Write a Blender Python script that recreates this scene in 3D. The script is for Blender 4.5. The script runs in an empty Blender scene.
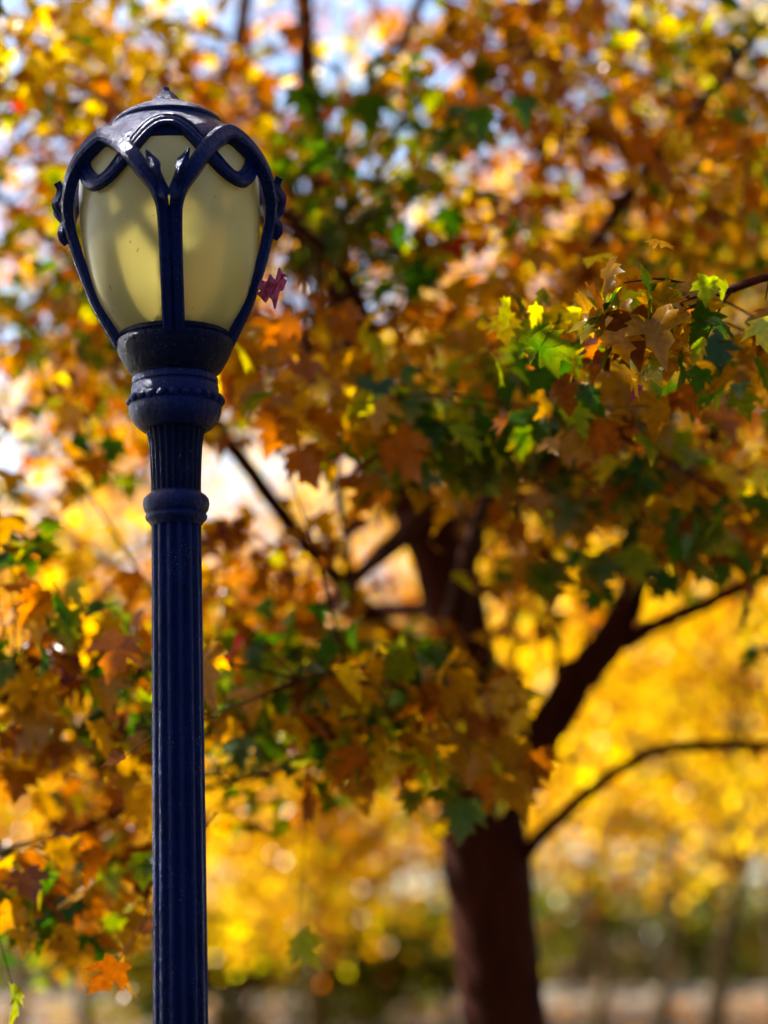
import bpy, bmesh, math, random
import numpy as np
from mathutils import Vector, Matrix

SEED = 11
rng = np.random.default_rng(SEED)
random.seed(SEED)
scene = bpy.context.scene
COL = scene.collection
PI = math.pi

# ------------------------------------------------------------------ camera
F = 2250.0                     # focal length in pixels of a 768 x 1024 frame
PITCH = math.radians(11.0)
CAM = Vector((0.0, 0.0, 1.6))
D = 4.9                        # horizontal distance of the lamp
cp, sp = math.cos(PITCH), math.sin(PITCH)


def at(px, py, Y):
    """point at horizontal distance Y that the pixel looks at"""
    u = (px - 384.0) / F
    v = (512.0 - py) / F
    dy = cp - v * sp
    dz = sp + v * cp
    k = Y / dy
    return Vector((u * k, Y, CAM.z + dz * k))


def project(P):
    """P (n,3) -> px, py, depth"""
    P = np.asarray(P, dtype=float)
    q = P - np.array(CAM)
    dep = q[:, 1] * cp + q[:, 2] * sp
    up = -q[:, 1] * sp + q[:, 2] * cp
    dep_s = np.where(dep > 0.05, dep, 0.05)
    return 384 + F * q[:, 0] / dep_s, 512 - F * up / dep_s, dep


cam_data = bpy.data.cameras.new("camera")
cam = bpy.data.objects.new("camera", cam_data)
COL.objects.link(cam)
cam.location = CAM
cam.rotation_euler = (PI / 2 + PITCH, 0, 0)
cam_data.sensor_fit = 'VERTICAL'
cam_data.sensor_height = 36.0
cam_data.lens = F / 1024.0 * 36.0
cam_data.clip_end = 2000
cam_data.dof.use_dof = True
cam_data.dof.focus_distance = 5.02
cam_data.dof.aperture_fstop = cam_data.lens / 68.0
scene.camera = cam

# ------------------------------------------------------------------ helpers


def tag(o, label=None, cat=None, group=None, kind=None):
    if label: o["label"] = label
    if cat: o["category"] = cat
    if group: o["group"] = group
    if kind: o["kind"] = kind
    return o


def thing(name, loc, label, cat, group=None, rot=None):
    o = bpy.data.objects.new(name, None)
    o.empty_display_size = 0.2
    o.location = loc
    if rot: o.rotation_euler = rot
    COL.objects.link(o)
    return tag(o, label, cat, group)


def link_mesh(name, me, mat, parent=None):
    o = bpy.data.objects.new(name, me)
    if mat: me.materials.append(mat)
    COL.objects.link(o)
    if parent is not None:
        o.parent = parent
        r = parent
        # parts are written in world coordinates when the root has no rotation: undo root offset
        off = Vector((0, 0, 0))
        while r is not None:
            off += r.location
            r = r.parent
        if o.get("_local") is None:
            o.location = -off if parent.get("_world") else Vector((0, 0, 0))
    return o


def np_mesh(name, V, Fc, smooth=False, colours=None):
    """V (n,3), Fc (m,k) with k = 3 or 4"""
    me = bpy.data.meshes.new(name)
    V = np.asarray(V, dtype=np.float32)
    Fc = np.asarray(Fc, dtype=np.int32)
    k = Fc.shape[1]
    me.vertices.add(len(V))
    me.vertices.foreach_set("co", V.ravel())
    me.loops.add(Fc.size)
    me.loops.foreach_set("vertex_index", Fc.ravel())
    me.polygons.add(len(Fc))
    me.polygons.foreach_set("loop_start", np.arange(0, Fc.size, k, dtype=np.int32))
    if smooth:
        me.polygons.foreach_set("use_smooth", np.ones(len(Fc), dtype=bool))
    if colours is not None:
        a = me.attributes.new("leaf_colour", 'FLOAT_COLOR', 'POINT')
        c = np.ones((len(V), 4), dtype=np.float32)
        c[:, :3] = colours
        a.data.foreach_set("color", c.ravel())
    me.update(calc_edges=True)
    me.validate()
    return me


def lathe_arrays(profile, n=48, flute=None):
    """profile: list of (r, z); flute(r, z, a) -> r"""
    P = np.array(profile, dtype=float)
    a = np.linspace(0, 2 * PI, n, endpoint=False)
    V = []
    for r, z in P:
        rr = np.full(n, r)
        if flute is not None:
            rr = flute(r, z, a)
        V.append(np.stack([rr * np.cos(a), rr * np.sin(a), np.full(n, z)], 1))
    V = np.concatenate(V)
    Fc = []
    for i in range(len(P) - 1):
        for j in range(n):
            j2 = (j + 1) % n
            Fc.append((i * n + j, i * n + j2, (i + 1) * n + j2, (i + 1) * n + j))
    return V, np.array(Fc)


def lathe(name, profile, mat, parent, n=48, flute=None, smooth=True, caps=True):
    V, Fc = lathe_arrays(profile, n, flute)
    me = bpy.data.meshes.new(name)
    faces = [tuple(f) for f in Fc]
    if caps:
        m = len(profile)
        faces.append(tuple(range(n - 1, -1, -1)))
        faces.append(tuple(range((m - 1) * n, m * n)))
    me.from_pydata([tuple(v) for v in V], [], faces)
    if smooth:
        me.polygons.foreach_set("use_smooth", [len(p.vertices) < 6 for p in me.polygons])
    me.update()
    o = bpy.data.objects.new(name, me)
    me.materials.append(mat)
    COL.objects.link(o)
    o.parent = parent
    if smooth:
        me.set_sharp_from_angle(angle=math.radians(42))
    return o


def smooth_path(pts, n):
    """Catmull-Rom through pts (k, d) -> (n, d)"""
    P = np.asarray(pts, dtype=float)
    P = np.vstack([2 * P[0] - P[1], P, 2 * P[-1] - P[-2]])
    m = len(P) - 3
    out = []
    for t in np.linspace(0, m - 1e-6, n):
        i = int(t); f = t - i
        p0, p1, p2, p3 = P[i], P[i + 1], P[i + 2], P[i + 3]
        out.append(0.5 * ((2 * p1) + (-p0 + p2) * f + (2 * p0 - 5 * p1 + 4 * p2 - p3) * f * f
                          + (-p0 + 3 * p1 - 3 * p2 + p3) * f ** 3))
    return np.array(out)


def tube_arrays(P, R, n=10, rough=0.0, seed=0):
    """tube along P (k,3) with radii R (k)"""
    P = np.asarray(P, float); R = np.asarray(R, float)
    T = np.gradient(P, axis=0)
    T /= np.linalg.norm(T, axis=1)[:, None] + 1e-9
    ref = np.array([0.31, 0.87, 0.2]); ref /= np.linalg.norm(ref)
    N = ref - (T @ ref)[:, None] * T
    N /= np.linalg.norm(N, axis=1)[:, None] + 1e-9
    B = np.cross(T, N)
    a = np.linspace(0, 2 * PI, n, endpoint=False)
    r_ = np.random.default_rng(seed)
    jit = 1 + rough * r_.normal(size=(len(P), n))
    V = (P[:, None, :] + (R[:, None] * jit)[:, :, None]
         * (np.cos(a)[None, :, None] * N[:, None, :] + np.sin(a)[None, :, None] * B[:, None, :]))
    V = V.reshape(-1, 3)
    i = np.arange(len(P) - 1)[:, None]; j = np.arange(n)[None, :]
    j2 = (j + 1) % n
    Fc = np.stack([i * n + j, i * n + j2, (i + 1) * n + j2, (i + 1) * n + j], -1).reshape(-1, 4)
    # tip and root caps as degenerate-free quads of the ring are left to a tiny closing ring
    return V, Fc


class Acc:
    def __init__(self): self.V = []; self.F = []; self.n = 0
    def add(self, V, Fc):
        self.V.append(V); self.F.append(np.asarray(Fc) + self.n); self.n += len(V)
    def mesh(self, name, smooth=True):
        return np_mesh(name, np.concatenate(self.V), np.concatenate(self.F), smooth)


# ------------------------------------------------------------------ materials


def new_mat(name):
    m = bpy.data.materials.new(name)
    m.use_nodes = True
    nt = m.node_tree
    nt.nodes.clear()
    out = nt.nodes.new("ShaderNodeOutputMaterial")
    return m, nt, out


def nd(nt, typ, **kw):
    n = nt.nodes.new(typ)
    for k, v in kw.items():
        setattr(n, k, v)
    return n


def noise(nt, scale, detail=4, rough=0.55, vec=None):
    n = nd(nt, "ShaderNodeTexNoise")
    n.inputs["Scale"].default_value = scale
    n.inputs["Detail"].default_value = detail
    n.inputs["Roughness"].default_value = rough
    if vec is not None: nt.links.new(vec, n.inputs["Vector"])
    return n


def ramp(nt, fac, stops):
    r = nd(nt, "ShaderNodeValToRGB")
    e = r.color_ramp.elements
    while len(e) > 1: e.remove(e[0])
    e[0].position = stops[0][0]; e[0].color = (*stops[0][1], 1)
    for p, c in stops[1:]:
        q = e.new(p); q.color = (*c, 1)
    nt.links.new(fac, r.inputs["Fac"])
    return r


def mixcol(nt, fac, a, b):
    m = nd(nt, "ShaderNodeMix", data_type='RGBA')
    for sock, v in ((0, fac), (6, a), (7, b)):
        if hasattr(v, "links"): nt.links.new(v, m.inputs[sock])
        elif isinstance(v, tuple): m.inputs[sock].default_value = (*v, 1)
        else: m.inputs[sock].default_value = v
    return m.outputs[2]


def leaf_material(name, trans=0.55, gloss=0.045):
    m, nt, out = new_mat(name)
    at_ = nd(nt, "ShaderNodeAttribute", attribute_name="leaf_colour")
    geo = nd(nt, "ShaderNodeTexCoord")
    nz = noise(nt, 60, 3, 0.6, geo.outputs["Object"])
    hs = nd(nt, "ShaderNodeHueSaturation")
    mr = nd(nt, "ShaderNodeMapRange")
    mr.inputs["From Min"].default_value = 0.3; mr.inputs["From Max"].default_value = 0.7
    mr.inputs["To Min"].default_value = 0.7; mr.inputs["To Max"].default_value = 1.25
    nt.links.new(nz.outputs["Fac"], mr.inputs["Value"])
    nt.links.new(mr.outputs["Result"], hs.inputs["Value"])
    nt.links.new(at_.outputs["Color"], hs.inputs["Color"])
    d = nd(nt, "ShaderNodeBsdfDiffuse"); t = nd(nt, "ShaderNodeBsdfTranslucent")
    g = nd(nt, "ShaderNodeBsdfGlossy"); g.inputs["Roughness"].default_value = 0.26
    nt.links.new(hs.outputs["Color"], d.inputs["Color"])
    # light that passes through a leaf comes out more saturated
    sat = nd(nt, "ShaderNodeHueSaturation"); sat.inputs["Saturation"].default_value = 1.12
    sat.inputs["Value"].default_value = 1.15
    nt.links.new(hs.outputs["Color"], sat.inputs["Color"])
    nt.links.new(sat.outputs["Color"], t.inputs["Color"])
    m1 = nd(nt, "ShaderNodeMixShader"); m1.inputs[0].default_value = trans
    nt.links.new(d.outputs[0], m1.inputs[1]); nt.links.new(t.outputs[0], m1.inputs[2])
    m2 = nd(nt, "ShaderNodeMixShader"); m2.inputs[0].default_value = gloss
    nt.links.new(m1.outputs[0], m2.inputs[1]); nt.links.new(g.outputs[0], m2.inputs[2])
    nt.links.new(m2.outputs[0], out.inputs["Surface"])
    return m


LEAF = leaf_material("maple_leaf", 0.60, 0.02)
LEAF_WAXY = leaf_material("glossy_sunlit_leaf", 0.60, 0.014)


def bark_material(name, c1, c2, scale=14):
    m, nt, out = new_mat(name)
    p = nd(nt, "ShaderNodeBsdfPrincipled")
    tc = nd(nt, "ShaderNodeTexCoord")
    mp = nd(nt, "ShaderNodeMapping"); mp.inputs["Scale"].default_value = (1, 1, 0.18)
    nt.links.new(tc.outputs["Object"], mp.inputs["Vector"])
    nz = noise(nt, scale, 8, 0.65, mp.outputs["Vector"])
    r = ramp(nt, nz.outputs["Fac"], [(0.3, c1), (0.7, c2)])
    nt.links.new(r.outputs["Color"], p.inputs["Base Color"])
    p.inputs["Roughness"].default_value = 0.9
    p.inputs["Specular IOR Level"].default_value = 0.1
    b = nd(nt, "ShaderNodeBump"); b.inputs["Strength"].default_value = 0.9; b.inputs["Distance"].default_value = 0.03
    nt.links.new(nz.outputs["Fac"], b.inputs["Height"])
    nt.links.new(b.outputs["Normal"], p.inputs["Normal"])
    nt.links.new(p.outputs[0], out.inputs["Surface"])
    return m


BARK = bark_material("maple_bark", (0.020, 0.004, 0.0015), (0.070, 0.016, 0.006))
BARK_FAR = bark_material("grey_brown_bark", (0.05, 0.036, 0.014), (0.14, 0.10, 0.04))


def paint_material(name, base, rough=0.34, spec=0.2):
    """thick old gloss paint with brush lumps, dust specks and small chips"""
    m, nt, out = new_mat(name)
    p = nd(nt, "ShaderNodeBsdfPrincipled")
    tc = nd(nt, "ShaderNodeTexCoord")
    n1 = noise(nt, 9, 5, 0.6, tc.outputs["Object"])
    n2 = noise(nt, 240, 3, 0.6, tc.outputs["Object"])
    n3 = noise(nt, 34, 6, 0.7, tc.outputs["Object"])
    c0 = ramp(nt, n1.outputs["Fac"], [(0.3, tuple(x * 0.7 for x in base)), (0.7, tuple(x * 1.35 for x in base))])
    specks = ramp(nt, n2.outputs["Fac"], [(0.63, (0, 0, 0)), (0.69, (1, 1, 1))])
    n4 = noise(nt, 12, 4, 0.6, tc.outputs["Object"])
    pm = ramp(nt, n4.outputs["Fac"], [(0.50, (0, 0, 0)), (0.66, (0.85, 0.85, 0.85))])
    pmm = nd(nt, "ShaderNodeMath", operation='MULTIPLY')
    nt.links.new(specks.outputs["Color"], pmm.inputs[0]); nt.links.new(pm.outputs["Color"], pmm.inputs[1])
    c1 = mixcol(nt, pmm.outputs[0], c0.outputs["Color"], (0.20, 0.23, 0.32))
    chips = ramp(nt, n3.outputs["Fac"], [(0.72, (0, 0, 0)), (0.735, (1, 1, 1))])
    c2 = mixcol(nt, chips.outputs["Color"], c1, (0.20, 0.21, 0.22))
    nt.links.new(c2, p.inputs["Base Color"])
    rr = nd(nt, "ShaderNodeMapRange")
    rr.inputs["To Min"].default_value = rough - 0.12; rr.inputs["To Max"].default_value = rough + 0.2
    nt.links.new(n1.outputs["Fac"], rr.inputs["Value"])
    nt.links.new(rr.outputs["Result"], p.inputs["Roughness"])
    p.inputs["Specular IOR Level"].default_value = spec
    p.inputs["Specular Tint"].default_value = (0.16, 0.30, 1.0, 1)
    mp = nd(nt, "ShaderNodeMapping"); mp.inputs["Scale"].default_value = (1, 1, 0.35)
    nt.links.new(tc.outputs["Object"], mp.inputs["Vector"])
    nb = noise(nt, 75, 7, 0.7, mp.outputs["Vector"])
    b = nd(nt, "ShaderNodeBump"); b.inputs["Strength"].default_value = 1.0; b.inputs["Distance"].default_value = 0.012
    nb2 = noise(nt, 22, 3, 0.5, mp.outputs["Vector"])
    ad = nd(nt, "ShaderNodeMath", operation='ADD')
    nt.links.new(nb.outputs["Fac"], ad.inputs[0]); nt.links.new(nb2.outputs["Fac"], ad.inputs[1])
    nt.links.new(ad.outputs[0], b.inputs["Height"])
    nt.links.new(b.outputs["Normal"], p.inputs["Normal"])
    nt.links.new(p.outputs[0], out.inputs["Surface"])
    return m


PAINT = paint_material("navy_gloss_paint", (0.0004, 0.0050, 0.054), 0.19, 0.36)
PAINT_SHADED = paint_material("shaded_navy_paint", (0.0006, 0.0030, 0.020), 0.26, 0.20)  # darker copy of the navy: shade under collar and on neck, put into colour


def globe_material():
    m, nt, out = new_mat("frosted_amber_glass")
    tc = nd(nt, "ShaderNodeTexCoord")
    n1 = noise(nt, 5, 4, 0.6, tc.outputs["Object"])
    base = ramp(nt, n1.outputs["Fac"], [(0.35, (0.92, 0.86, 0.36)), (0.65, (0.95, 0.92, 0.46))])
    n2 = noise(nt, 75, 2, 0.5, tc.outputs["Object"])
    n3 = noise(nt, 7, 3, 0.5, tc.outputs["Object"])
    sp2 = ramp(nt, n2.outputs["Fac"], [(0.70, (0, 0, 0)), (0.735, (0.9, 0.9, 0.9))])
    reg = ramp(nt, n3.outputs["Fac"], [(0.48, (0, 0, 0)), (0.58, (1, 1, 1))])
    mul = nd(nt, "ShaderNodeMath", operation='MULTIPLY')
    nt.links.new(sp2.outputs["Color"], mul.inputs[0]); nt.links.new(reg.outputs["Color"], mul.inputs[1])
    c = mixcol(nt, mul.outputs[0], base.outputs["Color"], (0.05, 0.035, 0.015))
    d = nd(nt, "ShaderNodeBsdfDiffuse"); t = nd(nt, "ShaderNodeBsdfTranslucent")
    nt.links.new(c, d.inputs["Color"]); nt.links.new(c, t.inputs["Color"])
    m1 = nd(nt, "ShaderNodeMixShader"); m1.inputs[0].default_value = 0.62
    nt.links.new(d.outputs[0], m1.inputs[1]); nt.links.new(t.outputs[0], m1.inputs[2])
    rf = nd(nt, "ShaderNodeBsdfRefraction"); rf.inputs["Roughness"].default_value = 0.85; rf.inputs["IOR"].default_value = 1.04
    rc = mixcol(nt, 0.72, c, (1.0, 0.94, 0.50))
    nt.links.new(rc, rf.inputs["Color"])
    m0 = nd(nt, "ShaderNodeMixShader"); m0.inputs[0].default_value = 0.42
    nt.links.new(m1.outputs[0], m0.inputs[1]); nt.links.new(rf.outputs[0], m0.inputs[2]); m1 = m0
    g = nd(nt, "ShaderNodeBsdfGlossy"); g.inputs["Roughness"].default_value = 0.3
    g.inputs["Color"].default_value = (0.9, 0.95, 1, 1)
    fr = nd(nt, "ShaderNodeFresnel"); fr.inputs["IOR"].default_value = 1.5
    m2 = nd(nt, "ShaderNodeMixShader")
    nt.links.new(fr.outputs[0], m2.inputs[0])
    nt.links.new(m1.outputs[0], m2.inputs[1]); nt.links.new(g.outputs[0], m2.inputs[2])
    nt.links.new(m2.outputs[0], out.inputs["Surface"])
    return m


GLASS = globe_material()


def simple_mat(name, c1, c2, scale, rough=0.85, bump=0.3):
    m, nt, out = new_mat(name)
    p = nd(nt, "ShaderNodeBsdfPrincipled")
    tc = nd(nt, "ShaderNodeTexCoord")
    nz = noise(nt, scale, 7, 0.65, tc.outputs["Object"])
    r = ramp(nt, nz.outputs["Fac"], [(0.35, c1), (0.65, c2)])
    nt.links.new(r.outputs["Color"], p.inputs["Base Color"])
    p.inputs["Roughness"].default_value = rough
    b = nd(nt, "ShaderNodeBump"); b.inputs["Strength"].default_value = bump; b.inputs["Distance"].default_value = 0.02
    nt.links.new(nz.outputs["Fac"], b.inputs["Height"]); nt.links.new(b.outputs["Normal"], p.inputs["Normal"])
    nt.links.new(p.outputs[0], out.inputs["Surface"])
    return m


GROUND = simple_mat("park_soil_and_turf", (0.020, 0.016, 0.006), (0.060, 0.038, 0.014), 1.3)
PATHM = simple_mat("worn_asphalt_path", (0.04, 0.032, 0.020), (0.08, 0.062, 0.036), 5)
KERBM = simple_mat("pale_granite", (0.10, 0.085, 0.06), (0.24, 0.21, 0.16), 12)
CERAMIC = simple_mat("lamp_holder_ceramic", (0.55, 0.55, 0.5), (0.65, 0.64, 0.6), 12, 0.5, 0.1)

# ------------------------------------------------------------------ leaves
HALF = [(0.20, -0.08), (0.43, -0.02), (0.35, 0.10), (0.56, 0.27), (0.46, 0.32), (0.62, 0.56), (0.40, 0.47),
        (0.24, 0.44), (0.32, 0.70), (0.17, 0.72)]
_full = [(0.0, 0.0)] + HALF + [(0.0, 1.02)] + [(-x, y) for x, y in reversed(HALF)]
L0 = np.array([(0.0, 0.30)] + _full)
T0 = np.array([(0, i, i % (len(L0) - 1) + 1) for i in range(1, len(L0))])
_f1 = [(0, 0), (0.40, 0.0), (0.30, 0.2), (0.58, 0.45), (0.24, 0.46), (0, 1.0), (-0.24, 0.46), (-0.58, 0.45), (-0.30, 0.2), (-0.40, 0.0)]
L1 = np.array([(0.0, 0.30)] + _f1)
T1 = np.array([(0, i, i % (len(L1) - 1) + 1) for i in range(1, len(L1))])
L2 = np.array([(0, 0), (0.48, 0.32), (0, 1.0), (-0.48, 0.32)])
T2 = np.array([(0, 1, 2), (0, 2, 3)])
LODS = [(L0, T0), (L1, T1), (L2, T2)]

PAL = {
    'G': (0.036, 0.115, 0.004), 'g': (0.230, 0.300, 0.004), 'A': (0.47, 0.225, 0.002), 'O': (0.40, 0.112, 0.002),
    'B': (0.16, 0.042, 0.004), 'Y': (0.82, 0.50, 0.002), 'R': (0.36, 0.020, 0.008), 'P': (0.62, 0.30, 0.018),
    'K': (0.05, 0.02, 0.01), 'V': (0.22, 0.05, 0.11),
}
MIX = {
    'O': [('O', .42), ('A', .30), ('B', .10), ('Y', .14), ('g', .02), ('R', .007)],
    'A': [('A', .48), ('O', .22), ('Y', .12), ('G', .05), ('g', .06), ('B', .03)],
    'G': [('G', .66), ('g', .14), ('A', .13), ('O', .045), ('R', .005), ('B', .015)],
    'g': [('g', .42), ('Y', .24), ('G', .20), ('A', .14)],
    'Y': [('Y', .58), ('A', .27), ('O', .08), ('g', .07)],
    'B': [('B', .38), ('O', .38), ('A', .16), ('R', .012), ('G', .05)],
    'M': [('A', .36), ('G', .34), ('O', .16), ('g', .07), ('B', .05)],
    'P': [('P', .5), ('A', .2), ('Y', .3)],
    'y': [('Y', .85), ('A', .12), ('O', .03)],
    'o': [('O', .45), ('A', .30), ('Y', .25)],
    'D': [('G', .65), ('B', .25), ('g', .10)],
    'L': [('A', .35), ('B', .45), ('K', .2)],
    'x': [('g', .45), ('G', .25), ('Y', .30)],
}
EDGE = {'G': 'A', 'g': 'Y', 'A': 'O', 'O': 'B', 'Y': 'Y', 'B': 'B', 'R': 'B', 'P': 'A', 'K': 'K', 'V': 'B'}


def pick(mix, n, r=None):
    r = r or rng
    keys = [k for k, _ in MIX[mix]]
    w = np.array([p for _, p in MIX[mix]]); w /= w.sum()
    return [keys[i] for i in r.choice(len(keys), n, p=w)]


def colours_for(codes, r=None, vary=0.22):
    r = r or rng
    c = np.array([PAL[k] for k in codes]); e = np.array([PAL[EDGE[k]] for k in codes])
    f = r.random(len(codes))[:, None] ** 2 * 0.8
    e = c * (1 - f) + e * f
    k = np.exp(r.normal(0, vary, (len(codes), 1)))
    return np.clip(c * k, 0, 0.85), np.clip(e * k, 0, 0.85)


def unit(v):
    return v / (np.linalg.norm(v, axis=-1, keepdims=True) + 1e-9)


def leaf_arrays(P, size, cc, ce, lod=0, tip=None, droop=(0.15, 0.95), r=None, curl=0.25):
    """P (n,3) stalk ends, size (n), colours centre/edge (n,3)"""
    r = r or rng
    n = len(P)
    a = r.random(n) * 2 * PI
    v = r.uniform(droop[0], droop[1], n)
    h = np.sqrt(1 - np.clip(v, 0, 0.999) ** 2)
    d = np.stack([np.cos(a) * h, np.sin(a) * h, -v], 1)
    if tip is not None: d = unit(d + tip)
    up = np.tile([0.0, 0.0, 1.0], (n, 1)) + r.normal(0, 0.35, (n, 3))
    nrm = unit(up - (up * d).sum(1)[:, None] * d)
    side = np.cross(d, nrm)
    L, T = LODS[lod]
    x = L[:, 0][None, :] * (1 + r.normal(0, 0.08, (n, len(L)))); y = L[:, 1][None, :] + r.normal(0, 0.02, (n, len(L)))
    fold = r.normal(0.12, 0.16, (n, 1)); bend = r.normal(curl, 0.2, (n, 1)); tw = r.normal(0, 0.18, (n, 1))
    z = fold * np.abs(x) * 1.3 - bend * y ** 2 + tw * x * y + r.normal(0, 0.025, x.shape)
    V = (P[:, None, :] + size[:, None, None] * (x[:, :, None] * side[:, None, :] + y[:, :, None] * d[:, None, :]
                                                 + z[:, :, None] * nrm[:, None, :]))
    m = len(L)
    Fc = (T[None, :, :] + (np.arange(n) * m)[:, None, None]).reshape(-1, 3)
    t = np.clip(np.hypot(L[:, 0], L[:, 1] - 0.3) / 0.6, 0, 1) ** 1.3
    if lod == 2: t = np.array([0.2, 0.8, 1.0, 0.8])
    Cc = cc[:, None, :] * (1 - t)[None, :, None] + ce[:, None, :] * t[None, :, None]
    return V.reshape(-1, 3), Fc, Cc.reshape(-1, 3)


class Leaves:
    def __init__(self): self.V = []; self.F = []; self.C = []; self.n = 0
    def add(self, P, size, codes, lod=0, **kw):
        P = np.asarray(P, float)
        if len(P) == 0: return
        cc, ce = colours_for(codes, kw.get('r'), kw.pop('vary', 0.22))
        V, Fc, C = leaf_arrays(P, np.asarray(size, float), cc, ce, lod, **kw)
        self.V.append(V); self.F.append(Fc + self.n); self.C.append(C); self.n += len(V)
    def build(self, name, parent=None, mat=None):
        me = np_mesh(name, np.concatenate(self.V), np.concatenate(self.F), True, np.concatenate(self.C))
        return child(name, me, mat or LEAF, parent)


def child(name, me, mat, parent):
    """link a mesh written in WORLD coordinates under an unrotated parent chain"""
    o = bpy.data.objects.new(name, me)
    if mat: me.materials.append(mat)
    COL.objects.link(o)
    if parent is not None:
        o.parent = parent
        off = Vector((0, 0, 0)); q = parent
        while q is not None:
            off += q.location; q = q.parent
        o.location = -off
        if o.parent.type == 'MESH':     # parent already undone its own root offset
            o.location = (0, 0, 0)
    return o


# ------------------------------------------------------------------ terrain


def gz(x, y):
    """ground height"""
    y = np.asarray(y, float); x = np.asarray(x, float)
    s = np.clip((y - 20) / 26.0, 0, 1)
    s = s * s * (3 - 2 * s)
    b = np.clip((y - 47) / 30.0, 0, 1); b = b * b * (3 - 2 * b)
    dist = np.hypot(x, y)
    return 0.72 * s + 2.0 * b + 0.05 * np.sin(x * 0.31 + y * 0.17) * np.clip(dist / 20, 0, 1) * (1 - np.exp(-((y - 43.5) / 5) ** 2))


def build_ground():
    xs = np.concatenate([np.linspace(-600, -60, 14), np.linspace(-50, 50, 101), np.linspace(60, 600, 14)])
    ys = np.concatenate([np.linspace(-300, -20, 12), np.linspace(-15, 85, 101), np.linspace(95, 900, 20)])
    X, Y = np.meshgrid(xs, ys)
    V = np.stack([X, Y, gz(X, Y)], -1).reshape(-1, 3)
    nx = len(xs)
    i = np.arange(len(ys) - 1)[:, None]; j = np.arange(nx - 1)[None, :]
    Fc = np.stack([i * nx + j, i * nx + j + 1, (i + 1) * nx + j + 1, (i + 1) * nx + j], -1).reshape(-1, 4)
    o = link_mesh("ground", np_mesh("ground", V, Fc, True), GROUND)
    tag(o, kind="structure")


def strip(name, y0, y1, lift, mat, x0=-60, x1=60, n=120, h=None):
    xs = np.linspace(x0, x1, n)
    acc = Acc()
    if h is None:
        ys = np.linspace(y0, y1, 8)
        X, Y = np.meshgrid(xs, ys)
        V = np.stack([X, Y, gz(X, Y) + lift], -1).reshape(-1, 3)
        i = np.arange(len(ys) - 1)[:, None]; j = np.arange(n - 1)[None, :]
        Fc = np.stack([i * n + j, i * n + j + 1, (i + 1) * n + j + 1, (i + 1) * n + j], -1).reshape(-1, 4)
        acc.add(V, Fc)
    else:       # kerb stones, 1 m each with a joint
        k = int((x1 - x0) / 1.0)
        for q in range(k):
            a0 = x0 + q + 0.015; a1 = x0 + q + 0.985
            zb = float(gz(a0, y0)) - 0.1; zt = float(gz(a0, y0)) + h + random.uniform(-0.015, 0.015)
            dy = random.uniform(-0.01, 0.01)
            b = 0.015
            V = np.array([(a0, y0 + dy, zb), (a1, y0 + dy, zb), (a1, y1 + dy, zb), (a0, y1 + dy, zb),
                          (a0, y0 + dy, zt - b), (a1, y0 + dy, zt - b), (a1, y1 + dy, zt - b), (a0, y1 + dy, zt - b),
                          (a0 + b, y0 + dy + b, zt), (a1 - b, y0 + dy + b, zt), (a1 - b, y1 + dy - b, zt), (a0 + b, y1 + dy - b, zt)])
            Fc = np.array([(0, 1, 5, 4), (1, 2, 6, 5), (2, 3, 7, 6), (3, 0, 4, 7), (4, 5, 9, 8), (5, 6, 10, 9), (6, 7, 11, 10), (7, 4, 8, 11), (8, 9, 10, 11)])
            acc.add(V, Fc)
    o = link_mesh(name, acc.mesh(name, h is None), mat)
    tag(o, kind="structure")
    return o


build_ground()
strip("path", 40.0, 43.6, 0.02, PATHM)
strip("kerb", 43.7, 44.0, 0, KERBM, h=0.16)

# fallen leaves on the ground: a litter nobody could count
lit = Leaves()
n = 16000
lx = np.concatenate([rng.uniform(-16, 16, n), rng.uniform(-9, 9, 5000)])
ly = np.concatenate([rng.uniform(24, 62, n), rng.uniform(3, 24, 5000)])
on_path = (ly > 39.8) & (ly < 44.2)
keep = ~on_path | (rng.random(len(lx)) < 0.35)
lx, ly = lx[keep], ly[keep]
P = np.stack([lx, ly, gz(lx, ly) + 0.05], 1)
lit.add(P, rng.uniform(0.09, 0.17, len(P)), pick('L', len(P)), lod=2, droop=(-0.15, 0.15))
o = lit.build("fallen_leaves")
tag(o, kind="stuff")

# ------------------------------------------------------------------ lamp
AX = 174.0


def lz(y, px=AX):
    return at(px, y, D).z


PX = (at(AX + 50, 300, D).x - at(AX - 50, 300, D).x) / 100.0     # metres per pixel at the lamp
top_pt = at(172.6, 100, D); bot_pt = at(180.8, 1024, D)
slope = (top_pt.x - bot_pt.x) / (top_pt.z - bot_pt.z)
base_x = bot_pt.x - slope * bot_pt.z
tilt = math.atan(slope)
lamp = thing("street_lamp", (base_x, D, 0),
             "navy blue cast iron park lamp post with frosted amber globe in front of maple", "street lamp",
             rot=(0, tilt, 0))


def prof(rows):
    return [(r * PX, lz(y)) for y, r in rows]


def flutes(n, depth, sharp=1.0):
    def f(r, z, a):
        w = 0.5 - 0.5 * np.cos(n * a)
        return r * (1 - depth * w ** sharp)
    return f


NF = 14


def flute_shaft(r, z, a):
    w = np.abs(np.sin(NF * a / 2))
    g = 1 - w ** 3.0                     # narrow fillets, wide hollows
    return r * (1 - 0.13 * (1 - g ** 0.8))


z_low = 0.62
shaft_prof = [(27.0 * PX, z_low), (26.7 * PX, 1.0)] + prof([(1024, 26.2), (800, 25.4), (640, 24.8), (520, 24.4)])
lathe("shaft", shaft_prof, PAINT, lamp, n=NF * 16, flute=flute_shaft)
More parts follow.
